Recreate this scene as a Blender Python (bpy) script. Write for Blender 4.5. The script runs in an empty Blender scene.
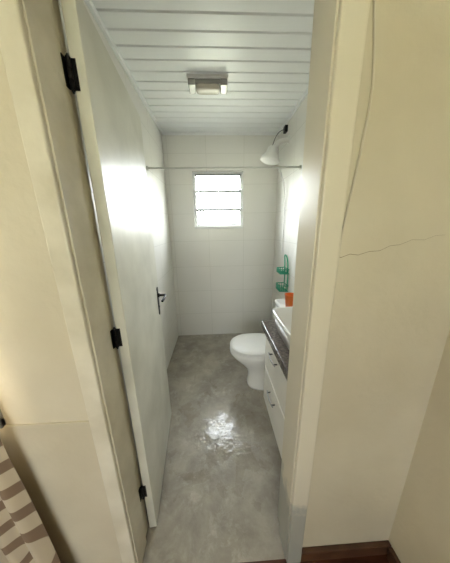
import bpy, bmesh, math, random
from mathutils import Matrix, Vector, noise
random.seed(3)
S = bpy.context.scene
COL = S.collection

# ---------------------------------------------------------------- helpers
def lin(c):
    return tuple(((v/255)/12.92 if v/255 <= 0.04045 else (((v/255)+0.055)/1.055)**2.4) for v in c)+(1.0,)

def newmat(name):
    m = bpy.data.materials.new(name); m.use_nodes = True
    nt = m.node_tree; b = nt.nodes["Principled BSDF"]
    return m, nt, b

def mat(name, rgb, rough=0.5, metal=0.0, rgb2=None, nscale=4.0, bump=0.0, bscale=40.0, rvar=0.0, lo=0.35, hi=0.65, spec=0.5, coat=0.0):
    m, nt, b = newmat(name)
    b.inputs["Base Color"].default_value = lin(rgb)
    b.inputs["Roughness"].default_value = rough
    b.inputs["Metallic"].default_value = metal
    b.inputs["Specular IOR Level"].default_value = spec
    b.inputs["Coat Weight"].default_value = coat
    geo = nt.nodes.new("ShaderNodeNewGeometry")
    n = nt.nodes.new("ShaderNodeTexNoise"); n.inputs["Scale"].default_value = nscale
    n.inputs["Detail"].default_value = 6
    nt.links.new(geo.outputs["Position"], n.inputs["Vector"])
    if rgb2 is None:
        rgb2 = tuple(max(0, c*0.96) for c in rgb)
    r = nt.nodes.new("ShaderNodeValToRGB")
    r.color_ramp.elements[0].position = lo; r.color_ramp.elements[0].color = lin(rgb)
    r.color_ramp.elements[1].position = hi; r.color_ramp.elements[1].color = lin(rgb2)
    nt.links.new(n.outputs["Fac"], r.inputs["Fac"])
    nt.links.new(r.outputs["Color"], b.inputs["Base Color"])
    if rvar:
        mr = nt.nodes.new("ShaderNodeMapRange")
        mr.inputs["To Min"].default_value = rough-rvar; mr.inputs["To Max"].default_value = rough+rvar
        nt.links.new(n.outputs["Fac"], mr.inputs["Value"]); nt.links.new(mr.outputs[0], b.inputs["Roughness"])
    if bump:
        n2 = nt.nodes.new("ShaderNodeTexNoise"); n2.inputs["Scale"].default_value = bscale
        n2.inputs["Detail"].default_value = 4
        nt.links.new(geo.outputs["Position"], n2.inputs["Vector"])
        bp = nt.nodes.new("ShaderNodeBump"); bp.inputs["Strength"].default_value = bump
        bp.inputs["Distance"].default_value = 0.01
        nt.links.new(n2.outputs["Fac"], bp.inputs["Height"]); nt.links.new(bp.outputs[0], b.inputs["Normal"])
    return m

def tilemat(name, rgb, grout, axis, w=0.33, h=0.45, rough=0.22):
    m, nt, b = newmat(name)
    geo = nt.nodes.new("ShaderNodeNewGeometry")
    sep = nt.nodes.new("ShaderNodeSeparateXYZ"); nt.links.new(geo.outputs["Position"], sep.inputs[0])
    com = nt.nodes.new("ShaderNodeCombineXYZ")
    nt.links.new(sep.outputs["X" if axis == 'x' else "Y"], com.inputs[0])
    nt.links.new(sep.outputs["Z"], com.inputs[1])
    add = nt.nodes.new("ShaderNodeVectorMath"); add.operation = 'ADD'
    add.inputs[1].default_value = (10*w+0.08, 10*h+0.0, 0)
    nt.links.new(com.outputs[0], add.inputs[0])
    br = nt.nodes.new("ShaderNodeTexBrick"); br.offset = 0; br.squash = 1
    br.inputs["Scale"].default_value = 1; br.inputs["Brick Width"].default_value = w
    br.inputs["Row Height"].default_value = h; br.inputs["Mortar Size"].default_value = 0.0024
    br.inputs["Mortar Smooth"].default_value = 0.3
    br.inputs["Color1"].default_value = lin(rgb)
    br.inputs["Color2"].default_value = lin(tuple(c-3 for c in rgb))
    br.inputs["Mortar"].default_value = lin(grout)
    nt.links.new(add.outputs[0], br.inputs["Vector"])
    nt.links.new(br.outputs["Color"], b.inputs["Base Color"])
    b.inputs["Roughness"].default_value = rough
    b.inputs["Specular IOR Level"].default_value = 0.35
    inv = nt.nodes.new("ShaderNodeMath"); inv.operation = 'SUBTRACT'; inv.inputs[0].default_value = 1
    nt.links.new(br.outputs["Fac"], inv.inputs[1])
    bp = nt.nodes.new("ShaderNodeBump"); bp.inputs["Strength"].default_value = 0.3; bp.inputs["Distance"].default_value = 0.0015
    nt.links.new(inv.outputs[0], bp.inputs["Height"]); nt.links.new(bp.outputs[0], b.inputs["Normal"])
    return m

def empty(name):
    e = bpy.data.objects.new(name, None); COL.objects.link(e); e.empty_display_size = 0.1
    return e

def finish(name, bm, m, parent=None, smooth=False, M=None):
    if M is not None: bm.transform(M)
    bmesh.ops.recalc_face_normals(bm, faces=bm.faces)
    me = bpy.data.meshes.new(name); bm.to_mesh(me); bm.free()
    if smooth:
        for p in me.polygons: p.use_smooth = True
    me.materials.append(m)
    o = bpy.data.objects.new(name, me); COL.objects.link(o)
    if parent: o.parent = parent
    return o

def addbox(bm, x0, x1, y0, y1, z0, z1, bevel=0.0, seg=2):
    r = bmesh.ops.create_cube(bm, size=1)
    vs = r["verts"]
    for v in vs:
        v.co = Vector((x0+(v.co.x+.5)*(x1-x0), y0+(v.co.y+.5)*(y1-y0), z0+(v.co.z+.5)*(z1-z0)))
    if bevel:
        es = list({e for v in vs for e in v.link_edges})
        bmesh.ops.bevel(bm, geom=es, offset=bevel, segments=seg, profile=0.5, affect='EDGES')

def box(name, b, m, parent=None, bevel=0.0, seg=2, M=None, smooth=False):
    bm = bmesh.new(); addbox(bm, *b, bevel=bevel, seg=seg)
    return finish(name, bm, m, parent, smooth, M)

def boxes(name, bl, m, parent=None, bevel=0.0, M=None):
    bm = bmesh.new()
    for b in bl: addbox(bm, *b, bevel=bevel)
    return finish(name, bm, m, parent, False, M)

def loft(bm, rings, n=40, cap0=True, cap1=True):
    prev = None; first = None
    for (cx, cy, cz, rx, ry, p) in rings:
        cur = []
        for i in range(n):
            t = 2*math.pi*i/n; c, s = math.cos(t), math.sin(t)
            cur.append(bm.verts.new((cx+rx*math.copysign(abs(c)**(2/p), c), cy+ry*math.copysign(abs(s)**(2/p), s), cz)))
        if prev:
            for i in range(n):
                bm.faces.new((prev[i], prev[(i+1) % n], cur[(i+1) % n], cur[i]))
        else: first = cur
        prev = cur
    if cap0: bm.faces.new(first[::-1])
    if cap1: bm.faces.new(prev)

def cyl(bm, p0, p1, r0, r1=None, n=20):
    if r1 is None: r1 = r0
    p0, p1 = Vector(p0), Vector(p1); d = p1-p0
    q = d.to_track_quat('Z', 'Y').to_matrix().to_4x4()
    M = Matrix.Translation((p0+p1)/2) @ q
    bmesh.ops.create_cone(bm, cap_ends=True, segments=n, radius1=r0, radius2=r1, depth=d.length, matrix=M)

def tube(name, pts, r, m, parent=None, cyclic=False, res=6):
    cu = bpy.data.curves.new(name, 'CURVE'); cu.dimensions = '3D'
    sp = cu.splines.new('NURBS'); sp.points.add(len(pts)-1)
    for i, p in enumerate(pts): sp.points[i].co = (*p, 1)
    sp.order_u = 3; sp.use_endpoint_u = True; sp.use_cyclic_u = cyclic
    cu.bevel_depth = r; cu.bevel_resolution = 3; cu.resolution_u = res; cu.use_fill_caps = True
    o = bpy.data.objects.new(name, cu); COL.objects.link(o); cu.materials.append(m)
    dg = bpy.context.evaluated_depsgraph_get()
    me = bpy.data.meshes.new_from_object(o.evaluated_get(dg))
    bpy.data.objects.remove(o)
    for p in me.polygons: p.use_smooth = True
    o = bpy.data.objects.new(name, me); COL.objects.link(o)
    if parent: o.parent = parent
    return o

# ---------------------------------------------------------------- dimensions
XL, XR = -0.565, 0.765      # bathroom side walls
YF, YB = 0.57, 2.65         # door wall front face, bathroom far wall
YW = 0.715                  # bathroom face of door wall
HC = 2.51                   # ceiling
FX0, FX1, FY0 = -1.75, 0.757, -2.2   # front room

# ---------------------------------------------------------------- materials
m_cream = mat("cream_plaster", (218, 209, 187), 0.45, rgb2=(203, 193, 169), nscale=1.8, bump=0.16, bscale=40)
m_creamlow = mat("cream_paint_lower", (212, 203, 181), 0.45, rgb2=(198, 188, 165), nscale=3, bump=0.12, bscale=50)
m_frame = mat("frame_gloss_paint", (228, 221, 203), 0.3, rgb2=(206, 198, 177), nscale=6, bump=0.12, bscale=35)
m_door = mat("door_gloss_paint", (226, 224, 211), 0.36, rgb2=(206, 204, 190), nscale=4, bump=0.14, bscale=9, rvar=0.10, spec=0.25)
m_tb = tilemat("tile_back", (234, 232, 226), (217, 215, 208), 'x', w=0.44, h=0.33)
m_ts = tilemat("tile_side", (228, 226, 219), (204, 202, 194), 'y', w=0.44, h=0.33, rough=.3)
m_pvc = mat("pvc_ceiling_white", (242, 244, 243), 0.3, rgb2=(238, 240, 239), nscale=2)
m_white = mat("white_plastic", (240, 239, 235), 0.35)
m_rail = mat("rail_white", (206, 205, 198), 0.35)
m_porc = mat("porcelain", (242, 241, 237), 0.08, rgb2=(240, 239, 234), coat=0.3)
m_black = mat("black_metal", (24, 22, 22), 0.4, metal=0.4)
m_chrome = mat("chrome", (210, 210, 212), 0.15, metal=1.0)
m_alu = mat("painted_aluminium", (222, 222, 220), 0.35)
m_greymetal = mat("grey_metal", (150, 152, 150), 0.45, metal=0.5)
m_sash = mat("sash_metal", (158, 160, 158), 0.5, metal=0.4)
m_counter = mat("dark_granite", (112, 103, 96), 0.2, rgb2=(76, 68, 64), nscale=60)
m_cab = mat("cabinet_white", (238, 235, 227), 0.3)
m_green = mat("green_plastic", (66, 172, 136), 0.4, rgb2=(54, 156, 122))
m_orange = mat("orange_plastic", (230, 116, 34), 0.35, rgb2=(216, 104, 30))
m_cable = mat("cable_white", (214, 206, 186), 0.5)
m_crack = mat("crack_dark", (150, 134, 108), 0.9)
m_bulb = mat("frosted_glass", (216, 210, 194), 0.15)
m_lampgrey = mat("lamp_brushed_metal", (165, 164, 160), 0.35, metal=0.7)
m_ground = mat("outdoor_ground", (206, 202, 180), 0.9, rgb2=(180, 182, 150), nscale=0.3)
m_hill = mat("hill_green", (96, 104, 72), 0.9, rgb2=(80, 88, 58), nscale=0.15)

# wood floor
m_wood, nt, b = newmat("dark_wood_floor")
geo = nt.nodes.new("ShaderNodeNewGeometry"); mp = nt.nodes.new("ShaderNodeMapping"); mp.inputs["Scale"].default_value = (3, 30, 3)
nt.links.new(geo.outputs["Position"], mp.inputs[0])
n = nt.nodes.new("ShaderNodeTexNoise"); n.inputs["Scale"].default_value = 2; n.inputs["Detail"].default_value = 6
nt.links.new(mp.outputs[0], n.inputs["Vector"])
r = nt.nodes.new("ShaderNodeValToRGB"); r.color_ramp.elements[0].position = .3; r.color_ramp.elements[1].position = .7
r.color_ramp.elements[0].color = lin((92, 54, 36)); r.color_ramp.elements[1].color = lin((60, 32, 22))
nt.links.new(n.outputs["Fac"], r.inputs[0]); nt.links.new(r.outputs[0], b.inputs["Base Color"])
b.inputs["Roughness"].default_value = 0.3
m_base = mat("baseboard_wood", (96, 66, 46), 0.35, rgb2=(74, 48, 33), nscale=12)

# cement bathroom floor: worn, with lime stains; a damp glossy area in the middle
m_floor, nt, b = newmat("burnt_cement_floor")
L = nt.links.new
geo = nt.nodes.new("ShaderNodeNewGeometry")
def nz(scale, detail=8, dist=0.0, rough=0.6):
    n = nt.nodes.new("ShaderNodeTexNoise"); n.inputs["Scale"].default_value = scale; n.inputs["Detail"].default_value = detail
    n.inputs["Distortion"].default_value = dist; n.inputs["Roughness"].default_value = rough
    L(geo.outputs["Position"], n.inputs["Vector"]); return n
def ramp(src, p0, c0, p1, c1):
    r = nt.nodes.new("ShaderNodeValToRGB"); e = r.color_ramp.elements
    e[0].position = p0; e[0].color = c0; e[1].position = p1; e[1].color = c1
    L(src, r.inputs[0]); return r
n1 = nz(4.2, 9, 0.3, .65); n2 = nz(10, 9, 0.4, .75); n3 = nz(5.0, 5, 0.4); n4 = nz(2.4, 6, 0.3, .6)
c1 = ramp(n1.outputs["Fac"], .38, lin((176, 169, 156)), .62, lin((146, 139, 127)))
st = ramp(n2.outputs["Fac"], .50, (0, 0, 0, 1), .68, (1, 1, 1, 1))
st2 = ramp(n4.outputs["Fac"], .42, (.15, .15, .15, 1), .6, (.8, .8, .8, 1))
mx = nt.nodes.new("ShaderNodeMix"); mx.data_type = 'RGBA'
mulm = nt.nodes.new("ShaderNodeMath"); mulm.operation = 'MULTIPLY'
L(st.outputs[0], mulm.inputs[0]); L(st2.outputs[0], mulm.inputs[1]); L(mulm.outputs[0], mx.inputs[0])
L(c1.outputs[0], mx.inputs[6]); mx.inputs[7].default_value = lin((206, 201, 191))
L(mx.outputs[2], b.inputs["Base Color"])
vs_ = nt.nodes.new("ShaderNodeVectorMath"); vs_.operation = 'DISTANCE'; vs_.inputs[1].default_value = (.03, 1.16, 0)
L(geo.outputs["Position"], vs_.inputs[0])
ad = nt.nodes.new("ShaderNodeMath"); ad.operation = 'MULTIPLY_ADD'; ad.inputs[1].default_value = 2.0
L(n3.outputs["Fac"], ad.inputs[0]); L(vs_.outputs["Value"], ad.inputs[2])
mrr = nt.nodes.new("ShaderNodeMapRange"); mrr.inputs["From Min"].default_value = 1.14; mrr.inputs["From Max"].default_value = 1.26
mrr.inputs["To Min"].default_value = .06; mrr.inputs["To Max"].default_value = .38
L(ad.outputs[0], mrr.inputs["Value"]); L(mrr.outputs[0], b.inputs["Roughness"])
bp = nt.nodes.new("ShaderNodeBump"); bp.inputs["Strength"].default_value = .26; bp.inputs["Distance"].default_value = .010
nb = nz(16, 4, .3); L(nb.outputs["Fac"], bp.inputs["Height"]); L(bp.outputs[0], b.inputs["Normal"])

# right jamb: paint with worn grey foot (bare patch low down)
m_jambworn, nt, b = newmat("frame_paint_worn_foot")
L = nt.links.new
geo = nt.nodes.new("ShaderNodeNewGeometry"); sp = nt.nodes.new("ShaderNodeSeparateXYZ"); L(geo.outputs["Position"], sp.inputs[0])
n = nt.nodes.new("ShaderNodeTexNoise"); n.inputs["Scale"].default_value = 14; n.inputs["Detail"].default_value = 5
L(geo.outputs["Position"], n.inputs["Vector"])
ma = nt.nodes.new("ShaderNodeMath"); ma.operation = 'MULTIPLY_ADD'; ma.inputs[1].default_value = 0.35
L(n.outputs["Fac"], ma.inputs[0]); L(sp.outputs["Z"], ma.inputs[2])
r = nt.nodes.new("ShaderNodeValToRGB"); e = r.color_ramp.elements
e[0].position = .50; e[0].color = lin((172, 172, 163)); e[1].position = .58; e[1].color = lin((224, 216, 196))
L(ma.outputs[0], r.inputs[0]); L(r.outputs[0], b.inputs["Base Color"]); b.inputs["Roughness"].default_value = .3

# glass pane
def glassmat(name, tint, refl):
    m, nt, b = newmat(name)
    nt.nodes.remove(b); out = nt.nodes["Material Output"]
    tr = nt.nodes.new("ShaderNodeBsdfTransparent"); tr.inputs[0].default_value = tint
    gl = nt.nodes.new("ShaderNodeBsdfGlossy"); gl.inputs["Roughness"].default_value = .05
    ms = nt.nodes.new("ShaderNodeMixShader"); ms.inputs[0].default_value = refl
    nt.links.new(tr.outputs[0], ms.inputs[1]); nt.links.new(gl.outputs[0], ms.inputs[2]); nt.links.new(ms.outputs[0], out.inputs[0])
    return m
m_glass = glassmat("thin_glass", (.93, .95, .95, 1), .08)

# curtain fabric: beige printed with brown circles / bands
m_curt, nt, b = newmat("curtain_fabric")
L = nt.links.new
geo = nt.nodes.new("ShaderNodeNewGeometry"); mp = nt.nodes.new("ShaderNodeMapping")
mp.inputs["Location"].default_value = (0.76, 0, -0.34); mp.inputs["Scale"].default_value = (1, 0, 1)
L(geo.outputs["Position"], mp.inputs[0])
w = nt.nodes.new("ShaderNodeTexWave"); w.wave_type = 'RINGS'; w.rings_direction = 'Y'
w.inputs["Scale"].default_value = 3.4; w.inputs["Distortion"].default_value = .6; w.inputs["Detail"].default_value = 0
w.inputs["Detail Scale"].default_value = 1.0; w.inputs["Phase Offset"].default_value = 2.6
L(mp.outputs[0], w.inputs["Vector"])
r = nt.nodes.new("ShaderNodeValToRGB"); e = r.color_ramp.elements
e[0].position = .34; e[0].color = lin((128, 106, 85)); e[1].position = .40; e[1].color = lin((190, 176, 152))
L(w.outputs["Color"], r.inputs[0]); L(r.outputs[0], b.inputs["Base Color"]); b.inputs["Roughness"].default_value = .9

# ---------------------------------------------------------------- room shell: bathroom
wx0, wx1, wz0, wz1 = -0.25, 0.352, 1.48, 2.125
boxes("wall_back", [(XL-.12, wx0, YB, YB+.14, -.1, 2.7), (wx1, XR+.12, YB, YB+.14, -.1, 2.7),
                    (wx0, wx1, YB, YB+.14, -.1, wz0), (wx0, wx1, YB, YB+.14, wz1, 2.7)], m_tb)
box("wall_left", (XL-.12, XL, YW, YB, -.1, 2.7), m_ts)
box("wall_right", (XR, XR+.14, YW, YB, -.1, 2.7), m_ts)
box("floor", (XL-.05, XR+.05, YF, YB+.05, -.12, 0.0), m_floor)

# PVC lined ceiling with V grooves running across the room
bm = bmesh.new()
y = YW; prof = []
while y < YB+.1:
    prof += [(y, HC+.008), (y+.005, HC+.008), (y+.010, HC), (y+.095, HC)]
    y += .10
va = [bm.verts.new((XL-.02, p[0], p[1])) for p in prof]; vb = [bm.verts.new((XR+.02, p[0], p[1])) for p in prof]
ta = [bm.verts.new((XL-.02, p[0], HC+.05)) for p in prof]; tb = [bm.verts.new((XR+.02, p[0], HC+.05)) for p in prof]
for i in range(len(prof)-1):
    bm.faces.new((va[i], va[i+1], vb[i+1], vb[i])); bm.faces.new((ta[i], ta[i+1], tb[i+1], tb[i]))
finish("ceiling", bm, m_pvc)
boxes("trim_ceiling", [(XL, XL+.022, YW, YB, HC-.022, HC+.004), (XR-.022, XR, YW, YB, HC-.022, HC+.004),
                       (XL, XR, YB-.022, YB, HC-.022, HC+.004)], m_pvc, bevel=.004)

# ---------------------------------------------------------------- door wall (shared)
dx0, dx1, dz = -0.405, 0.30, 2.13
gx0, gx1, gz0, gz1 = -1.50, -0.722, 0.857, 1.95
boxes("wall_front", [(FX0-.12, gx0, YF, YW, -.1, 2.7), (gx1, dx0, YF, YW, -.1, 2.7),
                     (gx0, gx1, YF, YW, -.1, gz0), (gx0, gx1, YF, YW, gz1, 2.7),
                     (dx0, dx1, YF, YW, dz, 2.7), (dx1, XR+.14, YF, YW, -.1, 2.7)], m_cream)
box("trim_dado", (FX0, -0.437, YF-.006, YF+.001, 0.08, 0.857), m_creamlow, bevel=.002)

# ---------------------------------------------------------------- front room shell
box("wall_hall_right", (FX1, FX1+.15, FY0, YF, -.1, 2.7), m_cream)
box("wall_hall_left", (FX0-.12, FX0, FY0, YF, -.1, 2.7), m_cream)
hx0, hx1, hz0, hz1 = -1.35, 0.25, 0.9, 2.15
boxes("wall_hall_back", [(FX0-.12, hx0, FY0-.15, FY0, -.1, 2.7), (hx1, FX1+.15, FY0-.15, FY0, -.1, 2.7),
                         (hx0, hx1, FY0-.15, FY0, -.1, hz0), (hx0, hx1, FY0-.15, FY0, hz1, 2.7)], m_cream)
box("floor_hall", (FX0-.1, FX1+.1, FY0-.1, YF, -.12, 0.0), m_wood)
box("ceiling_hall", (FX0-.12, FX1+.15, FY0-.15, YW, 2.62, 2.74), m_cream)
def baseboard(name, b, cap):
    e = empty(name)
    box("board", b, m_base, e, bevel=.003); box("cap", cap, m_base, e, bevel=.003)
baseboard("baseboard_front_right", (0.347, FX1, YF-.014, YF, 0, .066), (0.347, FX1, YF-.020, YF, .060, .076))
baseboard("baseboard_front_left", (FX0, -0.438, YF-.020, YF-.006, 0, .066), (FX0, -0.438, YF-.026, YF-.006, .060, .076))
baseboard("baseboard_right", (FX1-.014, FX1, FY0, YF-.021, 0, .066), (FX1-.020, FX1, FY0, YF-.021, .060, .076))
baseboard("baseboard_left", (FX0, FX0+.014, FY0, YF-.03, 0, .066), (FX0, FX0+.020, FY0, YF-.03, .060, .076))

# ---------------------------------------------------------------- door frame
fr = empty("door_frame")
lx, rx = -0.378, 0.277
boxes("jamb_left", [(dx0, lx, YF-.002, .660, 0, 2.10), (dx0, lx-.010, .660, YW+.002, 0, 2.11)], m_frame, fr, bevel=.002)
boxes("jamb_right", [(rx, dx1, YF-.002, .660, 0, 2.10), (rx+.010, dx1, .660, YW+.002, 0, 2.11)], m_jambworn, fr, bevel=.002)
boxes("jamb_head", [(dx0, dx1, YF-.002, .660, 2.10, dz), (dx0, dx1, .660, YW+.002, 2.11, dz)], m_frame, fr, bevel=.002)
box("architrave_left", (-0.436, lx-.004, YF-.016, YF, 0, 2.155), m_frame, fr, bevel=.004)
box("architrave_right", (rx+.004, 0.345, YF-.016, YF, 0, 2.155), m_jambworn, fr, bevel=.004)
box("architrave_head", (-0.436, 0.345, YF-.016, YF, 2.104, 2.17), m_frame, fr, bevel=.004)

# ---------------------------------------------------------------- door (open into the bathroom)
door = empty("door_1")
DM = Matrix.Translation((-0.340, 0.704, 0)) @ Matrix.Rotation(math.radians(95.3), 4, 'Z')
DL = 0.665
box("leaf", (0, DL, 0, .036, .012, 2.09), m_door, door, bevel=.003, M=DM)
def handle(side, nm):
    bm = bmesh.new(); s = side; y0 = 0.0 if s < 0 else .036
    def pt(x, y, z): return (x, y0+s*y, z)
    yy = sorted([y0, y0+s*.004])
    addbox(bm, .598, .632, yy[0], yy[1], .93, 1.09, bevel=.0015)
    cyl(bm, pt(.615, 0, .93), pt(.615, .004, .93), .017); cyl(bm, pt(.615, 0, 1.09), pt(.615, .004, 1.09), .017)
    cyl(bm, pt(.615, 0, 1.05), pt(.615, .012, 1.05), .014); cyl(bm, pt(.615, .01, 1.05), pt(.615, .052, 1.05), .008)
    cyl(bm, pt(.615, 0, .97), pt(.615, .007, .97), .008)
    finish(nm+"_plate", bm, m_black, door, M=DM)
    pts = [pt(.618, .048, 1.05), pt(.60, .053, 1.051), pt(.57, .054, 1.053), pt(.53, .052, 1.050), pt(.505, .046, 1.044)]
    o = tube(nm+"_lever", pts, .0075, m_black, door)
    o.data.transform(DM)
handle(-1, "handle_inner"); handle(1, "handle_outer")
for i, hz in enumerate((1.89, 1.09, 0.275)):
    bm = bmesh.new(); px, py = -0.3790, 0.697
    for k in range(3):
        cyl(bm, (px, py, hz-.036+k*.025), (px, py, hz-.036+k*.025+.023), .0065)
    cyl(bm, (px, py, hz+.038), (px, py, hz+.046), .005, .002); cyl(bm, (px, py, hz-.037), (px, py, hz-.045), .005, .002)
    addbox(bm, lx-.0105, lx-.008, .683, .697, hz-.036, hz+.037)
    addbox(bm, -.3795, -.362, .7005, .7035, hz-.036, hz+.037)
    for zz in (-.024, 0, .024):
        cyl(bm, (-.366, .701, hz+zz), (-.366, .6995, hz+zz), .003, n=10)
    finish(f"hinge_{i+1}", bm, m_black, door)

# ---------------------------------------------------------------- window_1 (bathroom louvre)
w1 = empty("window_1")
fy0, fy1 = YB+.035, YB+.085
boxes("frame", [(wx0, wx0+.028, fy0, fy1, wz0, wz1), (wx1-.028, wx1, fy0, fy1, wz0, wz1),
                (wx0+.028, wx1-.028, fy0, fy1, wz0, wz0+.028), (wx0+.028, wx1-.028, fy0, fy1, wz1-.028, wz1),
                ], m_alu, w1, bevel=.003)
zs = [wz0+.032, 1.70, 1.912, wz1-.028]
for i in range(3):
    za, zb = zs[i], zs[i+1]
    h = zb-za
    piv = (za+zb)/2; ang = math.radians(20)
    M = Matrix.Translation((0, (fy0+fy1)/2, piv)) @ Matrix.Rotation(ang, 4, 'X')
    hh = h/2+.006
    box(f"pane_{i+1}", (wx0+.038, wx1-.038, -.002, .002, -hh+.008, hh-.008), m_glass, w1, M=M)
    boxes(f"sash_{i+1}", [(wx0+.030, wx1-.030, -.010, .010, -hh, -hh+.020), (wx0+.030, wx1-.030, -.010, .010, hh-.020, hh),
                          (wx0+.030, wx0+.043, -.010, .010, -hh, hh), (wx1-.043, wx1-.030, -.010, .010, -hh, hh)], m_sash, w1, bevel=.002, M=M)
boxes("mullions", [(wx0+.028, wx1-.028, fy0-.004, fy1, z_-.011, z_+.011) for z_ in (1.70, 1.912)], m_sash, w1, bevel=.002)
boxes("reveal", [(wx0, wx1, YB-.003, YB+.035, wz0-.012, wz0+.002)], m_alu, w1)

# ---------------------------------------------------------------- window_2 (front room, behind curtain)
w2 = empty("window_2")
a, bb, c, d = gx0, gx1, gz0, gz1
boxes("frame", [(a, a+.04, YF-.012, YF+.05, c, d), (bb-.03, bb+.008, YF-.012, YF+.05, c, d), (a, bb+.008, YF-.014, YF+.05, c, c+.035),
                (a, bb, YF-.012, YF+.05, d-.04, d), ((a+bb)/2-.015, (a+bb)/2+.015, YF+.005, YF+.045, c, d)], m_greymetal, w2, bevel=.003)
box("pane", (a+.03, bb-.03, YF+.022, YF+.026, c+.03, d-.03), m_glass, w2)
w3 = empty("window_3")
boxes("frame", [(hx0, hx0+.05, FY0-.1, FY0-.04, hz0, hz1), (hx1-.05, hx1, FY0-.1, FY0-.04, hz0, hz1), (hx0, hx1, FY0-.1, FY0-.04, hz0, hz0+.05),
                (hx0, hx1, FY0-.1, FY0-.04, hz1-.05, hz1), ((hx0+hx1)/2-.025, (hx0+hx1)/2+.025, FY0-.1, FY0-.04, hz0, hz1)], m_alu, w3, bevel=.004)
box("pane", (hx0+.04, hx1-.04, FY0-.072, FY0-.068, hz0+.04, hz1-.04), m_glass, w3)

# ---------------------------------------------------------------- curtain
cur = empty("curtain")
bm = bmesh.new(); nu, nv = 160, 60
grid = []
for j in range(nv+1):
    z = 2.12-(2.12-.05)*j/nv
    xr = -0.605-0.075*(max(z, 0)/.78) if z < .78 else -0.680-0.048*((z-.78)/1.3)
    row = []
    for i in range(nu+1):
        t = i/nu; x = -1.55+(xr+1.55)*t
        amp = .012+.012*(1-z/2.2)
        yy = .505+amp*math.sin(t*2*math.pi*9+.5*math.sin(z*2))+.006*math.sin(t*31+z*3)
        row.append(bm.verts.new((x, yy, z)))
    grid.append(row)
for j in range(nv):
    for i in range(nu):
        bm.faces.new((grid[j][i], grid[j][i+1], grid[j+1][i+1], grid[j+1][i]))
finish("cloth", bm, m_curt, cur, smooth=True)
bm = bmesh.new(); cyl(bm, (-1.60, .505, 2.13), (-.68, .505, 2.13), .011)
bmesh.ops.create_uvsphere(bm, u_segments=16, v_segments=10, radius=.02, matrix=Matrix.Translation((-.67, .505, 2.13)))
for xx in (-1.56, -.72): cyl(bm, (xx, .505, 2.13), (xx, YF, 2.13), .006)
finish("rod", bm, m_greymetal, cur, smooth=True)

# ---------------------------------------------------------------- toilet (faces left, tank on right wall)
t = empty("toilet"); ty = 1.69
bm = bmesh.new()
loft(bm, [(.49, ty, .0, .220, .125, 2.8), (.49, ty, .02, .220, .125, 2.8), (.49, ty, .05, .212, .118, 2.6), (.485, ty, .14, .208, .114, 2.4),
          (.470, ty, .20, .222, .124, 2.3), (.440, ty, .26, .250, .146, 2.2), (.410, ty, .315, .275, .168, 2.2),
          (.395, ty, .355, .287, .180, 2.2), (.395, ty, .385, .289, .182, 2.2), (.395, ty, .392, .280, .174, 2.2)], n=48)
finish("bowl", bm, m_porc, t, smooth=True)
bm = bmesh.new()
loft(bm, [(.345, ty, .392, .225, .180, 2.15), (.345, ty, .397, .235, .188, 2.15), (.345, ty, .407, .236, .189, 2.15), (.345, ty, .412, .230, .183, 2.15)], n=48)
finish("seat", bm, m_white, t, smooth=True)
bm = bmesh.new()
loft(bm, [(.345, ty, .414, .226, .179, 2.15), (.345, ty, .419, .236, .189, 2.15), (.345, ty, .428, .234, .187, 2.15), (.345, ty, .436, .215, .168, 2.15),
          (.345, ty, .441, .15, .12, 2.1), (.345, ty, .443, .06, .05, 2.0)], n=48)
finish("lid", bm, m_white, t, smooth=True)
bm = bmesh.new()
for s in (-.075, .075): cyl(bm, (.575, ty+s-.02, .425), (.575, ty+s+.02, .425), .014)
finish("lid_hinges", bm, m_white, t, smooth=True)
bm = bmesh.new()
loft(bm, [(.665, ty, .37, .088, .15, 6), (.665, ty, .41, .092, .17, 6), (.663, ty, .60, .097, .182, 7), (.663, ty, .755, .098, .186, 7)], n=48)
finish("tank", bm, m_porc, t, smooth=True)
bm = bmesh.new()
loft(bm, [(.660, ty, .755, .100, .190, 7), (.660, ty, .760, .103, .194, 7), (.660, ty, .78, .103, .194, 7), (.660, ty, .79, .096, .187, 7)], n=48)
cyl(bm, (.66, ty+.03, .789), (.66, ty+.03, .795), .024)
finish("tank_lid", bm, m_porc, t, smooth=True)

cup = empty("plastic_cup"); cx, cy = .618, 1.60
bm = bmesh.new()
prof = [(.001, .791), (.032, .791), (.035, .794), (.047, .925), (.050, .928), (.048, .930), (.043, .925), (.031, .80), (.001, .798)]
loft(bm, [(cx, cy, z, r_, r_, 2) for r_, z in prof], n=32)
finish("body", bm, m_orange, cup, smooth=True)

# ---------------------------------------------------------------- vanity
v = empty("vanity_cabinet")
vy0, vy1, vx = .735, 1.275, .335
boxes("carcass", [(vx+.018, XR-.002, vy0, vy1, .22, .80)], m_cab, v, bevel=.003)
def drawer(nm, z0, z1):
    bm = bmesh.new()
    addbox(bm, vx-.002, vx+.016, vy0+.003, vy1-.003, z0, z1, bevel=.003)
    finish(nm, bm, m_cab, v)
    ym = (vy0+vy1)/2+.04; zm = z1-.075
    bm = bmesh.new()
    for s in (-.05, .05): cyl(bm, (vx-.002, ym+s, zm), (vx-.024, ym+s, zm), .004)
    finish(nm+"_posts", bm, m_black, v, smooth=True)
    tube(nm+"_handle", [(vx-.020, ym-.065, zm), (vx-.026, ym-.045, zm), (vx-.027, ym, zm), (vx-.026, ym+.045, zm), (vx-.020, ym+.065, zm)], .004, m_greymetal, v)
drawer("drawer_top", .515, .79); drawer("drawer_bottom", .225, .505)
box("counter", (.305, XR-.002, YW+.004, 1.295, .802, .85), m_counter, v, bevel=.003)

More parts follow.
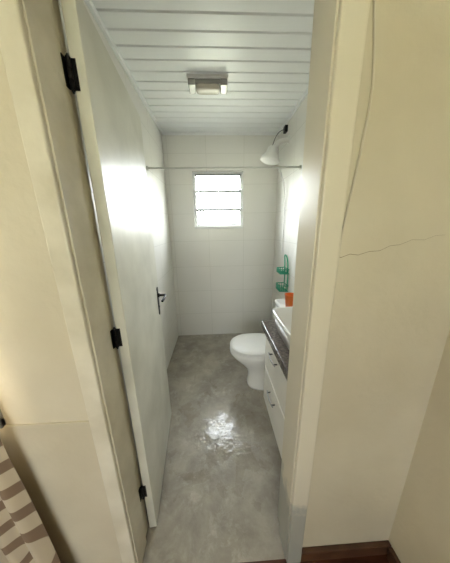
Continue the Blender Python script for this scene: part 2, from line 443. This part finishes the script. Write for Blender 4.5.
ba = empty("wash_basin")
bm = bmesh.new(); bx, by = .525, 1.03
loft(bm, [(bx, by, .851, .150, .165, 6), (bx, by, .857, .160, .175, 6), (bx, by, .965, .180, .200, 7), (bx, by, .972, .178, .198, 7), (bx, by, .970, .168, .188, 7),
          (bx, by, .875, .145, .160, 6), (bx, by, .868, .05, .05, 3)], n=56)
finish("bowl", bm, m_porc, ba, smooth=True)
bm = bmesh.new(); cyl(bm, (bx, by, .868), (bx, by, .872), .022); finish("drain", bm, m_chrome, ba, smooth=True)
fa = empty("faucet")
bm = bmesh.new(); cyl(bm, (.733, by, .851), (.733, by, .862), .022); cyl(bm, (.733, by, .86), (.733, by, 1.06), .012)
cyl(bm, (.733, by, 1.06), (.733, by, 1.085), .017, .013)
finish("body", bm, m_chrome, fa, smooth=True)
tube("spout", [(.733, by, 1.03), (.70, by, 1.07), (.66, by, 1.075), (.625, by, 1.06), (.618, by, 1.03)], .009, m_chrome, fa)

# ---------------------------------------------------------------- shower rail
sr = empty("shower_curtain_rail")
bm = bmesh.new(); cyl(bm, (XL, 1.95, 1.98), (XR, 1.95, 1.98), .0075)
for x0, x1 in ((XL, XL+.012), (XR-.012, XR)): cyl(bm, (x0, 1.95, 1.98), (x1, 1.95, 1.98), .018)
finish("rail", bm, m_rail, sr, smooth=True)

# ---------------------------------------------------------------- electric shower
es = empty("electric_shower"); ex, ey, ez = .575, 2.30, 2.12
bm = bmesh.new()
prof = [(.001, 0), (.085, 0), (.096, .006), (.098, .018), (.092, .034), (.074, .056), (.060, .078), (.054, .10), (.050, .125), (.040, .137), (.001, .140)]
loft(bm, [(0, 0, z, r_, r_, 2) for r_, z in prof], n=36)
finish("head", bm, m_white, es, smooth=True, M=Matrix.Translation((ex, ey, ez)) @ Matrix.Rotation(math.radians(14), 4, 'Y'))
bm = bmesh.new(); loft(bm, [(0, 0, -.004, .076, .076, 2), (0, 0, .001, .080, .080, 2)], n=36)
finish("spray_plate", bm, m_white, es, smooth=True, M=Matrix.Translation((ex, ey, ez)) @ Matrix.Rotation(math.radians(14), 4, 'Y'))
tube("arm", [(ex+.025, ey, ez+.10), (ex+.05, ey, ez+.15), (ex+.10, ey, ez+.185), (XR, ey, ez+.20)], .024, m_white, es)
bm = bmesh.new(); cyl(bm, (XR-.012, ey, ez+.20), (XR, ey, ez+.20), .034, .038); finish("flange", bm, m_white, es, smooth=True)
tube("hose", [(ex+.06, ey, ez+.03), (ex+.10, ey-.01, ez-.05), (XR-.02, ey-.02, ez-.25), (XR-.012, ey-.02, ez-.6), (XR-.012, ey-.01, ez-.95)], .006, m_white, es)
tube("wire", [(ex+.02, ey, ez+.13), (ex+.05, ey+.02, ez+.22), (ex+.11, ey+.05, ez+.30), (XR-.02, ey+.08, 2.44)], .003, m_black, es)
box("connector_box", (XR-.03, XR, ey+.05, ey+.11, 2.41, 2.47), m_black, es, bevel=.004)

# ---------------------------------------------------------------- green shower caddy hanging on the wall
ca = empty("shower_caddy"); gy = 2.12
bx0 = XR-.095
def wire(nm, pts, r=.004, cyc=False): tube(nm, pts, r, m_green, ca, cyclic=cyc, res=4)
wire("hook_loop", [(XR-.012, gy-.05, 1.00), (XR-.015, gy-.05, 1.12), (XR-.03, gy-.03, 1.19), (XR-.03, gy+.03, 1.19), (XR-.015, gy+.05, 1.12), (XR-.012, gy+.05, 1.00)], .007)
for nm, s in (("back_left", -1), ("back_right", 1)):
    wire(nm, [(XR-.010, gy+s*.05, 1.04), (XR-.010, gy+s*.05, .92), (XR-.010, gy+s*.05, .81)], .006)
for k, (zb, hgt) in enumerate(((1.00, .045), (.81, .06))):
    for li, lv in enumerate((0, hgt)):
        bm = bmesh.new()
        P = [(XR-.010, gy-.075), (bx0, gy-.065), (bx0, gy+.065), (XR-.010, gy+.075)]
        for i in range(4):
            p, q = P[i], P[(i+1) % 4]; cyl(bm, (*p, zb+lv), (*q, zb+lv), .005, n=10)
        finish(f"basket_{k+1}_ring_{li+1}", bm, m_green, ca, smooth=True)
    bm = bmesh.new()
    for i in range(6):
        yy = gy-.065+.13*i/5
        cyl(bm, (bx0, yy, zb), (bx0, yy, zb+hgt), .0035, n=8); cyl(bm, (bx0, yy, zb), (XR-.010, yy, zb), .0035, n=8)
    for i in range(1, 4):
        xx = bx0+.085*i/4
        for s in (-1, 1): cyl(bm, (xx, gy+s*.07, zb), (xx, gy+s*.07, zb+hgt), .0035, n=8)
    finish(f"basket_{k+1}_bars", bm, m_green, ca, smooth=True)

# ---------------------------------------------------------------- ceiling lamp
cl = empty("ceiling_lamp"); lxm = -.022
box("base_plate", (lxm-.145, lxm+.145, 1.735, 1.860, HC-.018, HC), m_white, cl, bevel=.003)
boxes("end_caps", [(lxm-.138, lxm-.090, 1.745, 1.852, HC-.055, HC-.018), (lxm+.090, lxm+.138, 1.745, 1.852, HC-.055, HC-.018)], m_lampgrey, cl, bevel=.004)
box("rim", (lxm-.090, lxm+.090, 1.750, 1.848, HC-.042, HC-.018), m_lampgrey, cl, bevel=.003)
bm = bmesh.new(); loft(bm, [(lxm, 1.800, HC-.068, .074, .034, 5), (lxm, 1.800, HC-.064, .083, .041, 5), (lxm, 1.800, HC-.046, .086, .044, 5), (lxm, 1.800, HC-.040, .086, .044, 5)], n=40)
finish("diffuser", bm, m_bulb, cl, smooth=True)

# ---------------------------------------------------------------- cable and wall crack
tube("wall_cable", [(.350, YF-.004, 2.45), (.353, YF-.004, 2.10), (.356, YF-.004, 1.96), (.372, YF-.004, 1.88), (.383, YF-.004, 1.80), (.378, YF-.004, 1.70), (.370, YF-.004, 1.62),
                    (.358, YF-.004, 1.52), (.349, YF-.004, 1.43), (.349, YF-.004, 1.25)], .0028, m_cable)
pts = [(.348, 1.395), (.36, 1.391), (.385, 1.400), (.41, 1.397), (.44, 1.406), (.473, 1.408), (.50, 1.421), (.53, 1.424), (.563, 1.437), (.60, 1.436), (.63, 1.447), (.66, 1.449)]
bm = bmesh.new()
wd = .0010
vu = [bm.verts.new((x, YF-.0006, z+wd*(1-i/14))) for i, (x, z) in enumerate(pts)]
vd = [bm.verts.new((x, YF-.0006, z-wd*(1-i/14))) for i, (x, z) in enumerate(pts)]
for i in range(len(pts)-1): bm.faces.new((vu[i], vu[i+1], vd[i+1], vd[i]))
finish("wall_crack", bm, m_crack)

# ---------------------------------------------------------------- outdoors
box("outdoor_ground", (-150, 150, -150, 150, -.6, -.5), m_ground)
bm = bmesh.new(); N = 120; rows = []
for j in range(8):
    row = []
    for i in range(N+1):
        x = -110+220*i/N; k = j/7
        h = (3.0+1.6*noise.noise(Vector((x*.03, 1.3, 0)))+.7*noise.noise(Vector((x*.25, j*.5, 2))))*math.sin(k*math.pi/2)
        row.append(bm.verts.new((x, 62+j*4, -.6+h*1.5 if j else -.6)))
    rows.append(row)
for j in range(7):
    for i in range(N): bm.faces.new((rows[j][i], rows[j][i+1], rows[j+1][i+1], rows[j+1][i]))
finish("hill", bm, m_hill, smooth=True)

# ---------------------------------------------------------------- light
# hazy daytime sky, with an added boost towards +Y to brighten the bathroom
wd_ = bpy.data.worlds.new("World"); S.world = wd_; wd_.use_nodes = True
nt = wd_.node_tree; bg = nt.nodes["Background"]; L = nt.links.new
sky = nt.nodes.new("ShaderNodeTexSky"); sky.sky_type = 'NISHITA'; sky.sun_disc = False
sky.sun_elevation = math.radians(50); sky.sun_rotation = math.radians(150); sky.dust_density = 3; sky.ozone_density = 1
hs = nt.nodes.new("ShaderNodeHueSaturation"); hs.inputs["Saturation"].default_value = .2
L(sky.outputs[0], hs.inputs["Color"])
tint = nt.nodes.new("ShaderNodeVectorMath"); tint.operation = 'MULTIPLY'; tint.inputs[1].default_value = (1.0, .985, .955)
L(hs.outputs[0], tint.inputs[0]); L(tint.outputs[0], bg.inputs[0])
tc = nt.nodes.new("ShaderNodeTexCoord"); sx = nt.nodes.new("ShaderNodeSeparateXYZ"); L(tc.outputs["Generated"], sx.inputs[0])
mr = nt.nodes.new("ShaderNodeMapRange"); mr.interpolation_type = 'SMOOTHSTEP'
mr.inputs["From Min"].default_value = -.3; mr.inputs["From Max"].default_value = .8
mr.inputs["To Min"].default_value = 1.75; mr.inputs["To Max"].default_value = 18
L(sx.outputs["Y"], mr.inputs["Value"]); L(mr.outputs[0], bg.inputs[1])
def portal(name, loc, rot, sx, sy):
    l = bpy.data.lights.new(name, 'AREA'); l.shape = 'RECTANGLE'; l.size = sx; l.size_y = sy
    l.cycles.is_portal = True
    o = bpy.data.objects.new(name, l); o.location = loc; o.rotation_euler = rot; COL.objects.link(o)
portal("portal_window_1", ((wx0+wx1)/2, YB+.16, (wz0+wz1)/2), (math.radians(-90), 0, 0), .62, .66)
portal("portal_window_2", ((gx0+gx1)/2, YW+.02, (gz0+gz1)/2), (math.radians(-90), 0, 0), .8, 1.12)
portal("portal_window_3", ((hx0+hx1)/2, FY0-.17, (hz0+hz1)/2), (math.radians(90), 0, 0), 1.62, 1.28)

# ---------------------------------------------------------------- camera
cam = bpy.data.cameras.new("camera"); co = bpy.data.objects.new("camera", cam); COL.objects.link(co)
cam.sensor_fit = 'HORIZONTAL'; cam.sensor_width = 36; cam.lens = 204/450*36; cam.clip_start = .02; cam.clip_end = 500
r_ = Vector((.9986, -.04735, -.01752)); u_ = Vector((.0290, .2542, .9666)); f_ = Vector((.0413, .9660, -.2553))
r_.normalize(); f_ = f_.normalized(); u_ = r_.cross(f_).normalized(); f_ = u_.cross(r_).normalized()
M = Matrix((( r_.x, u_.x, -f_.x, 0), (r_.y, u_.y, -f_.y, 0), (r_.z, u_.z, -f_.z, 1.48), (0, 0, 0, 1)))
co.matrix_world = M
S.camera = co
S.view_settings.view_transform = 'Standard'
S.view_settings.look = 'None'
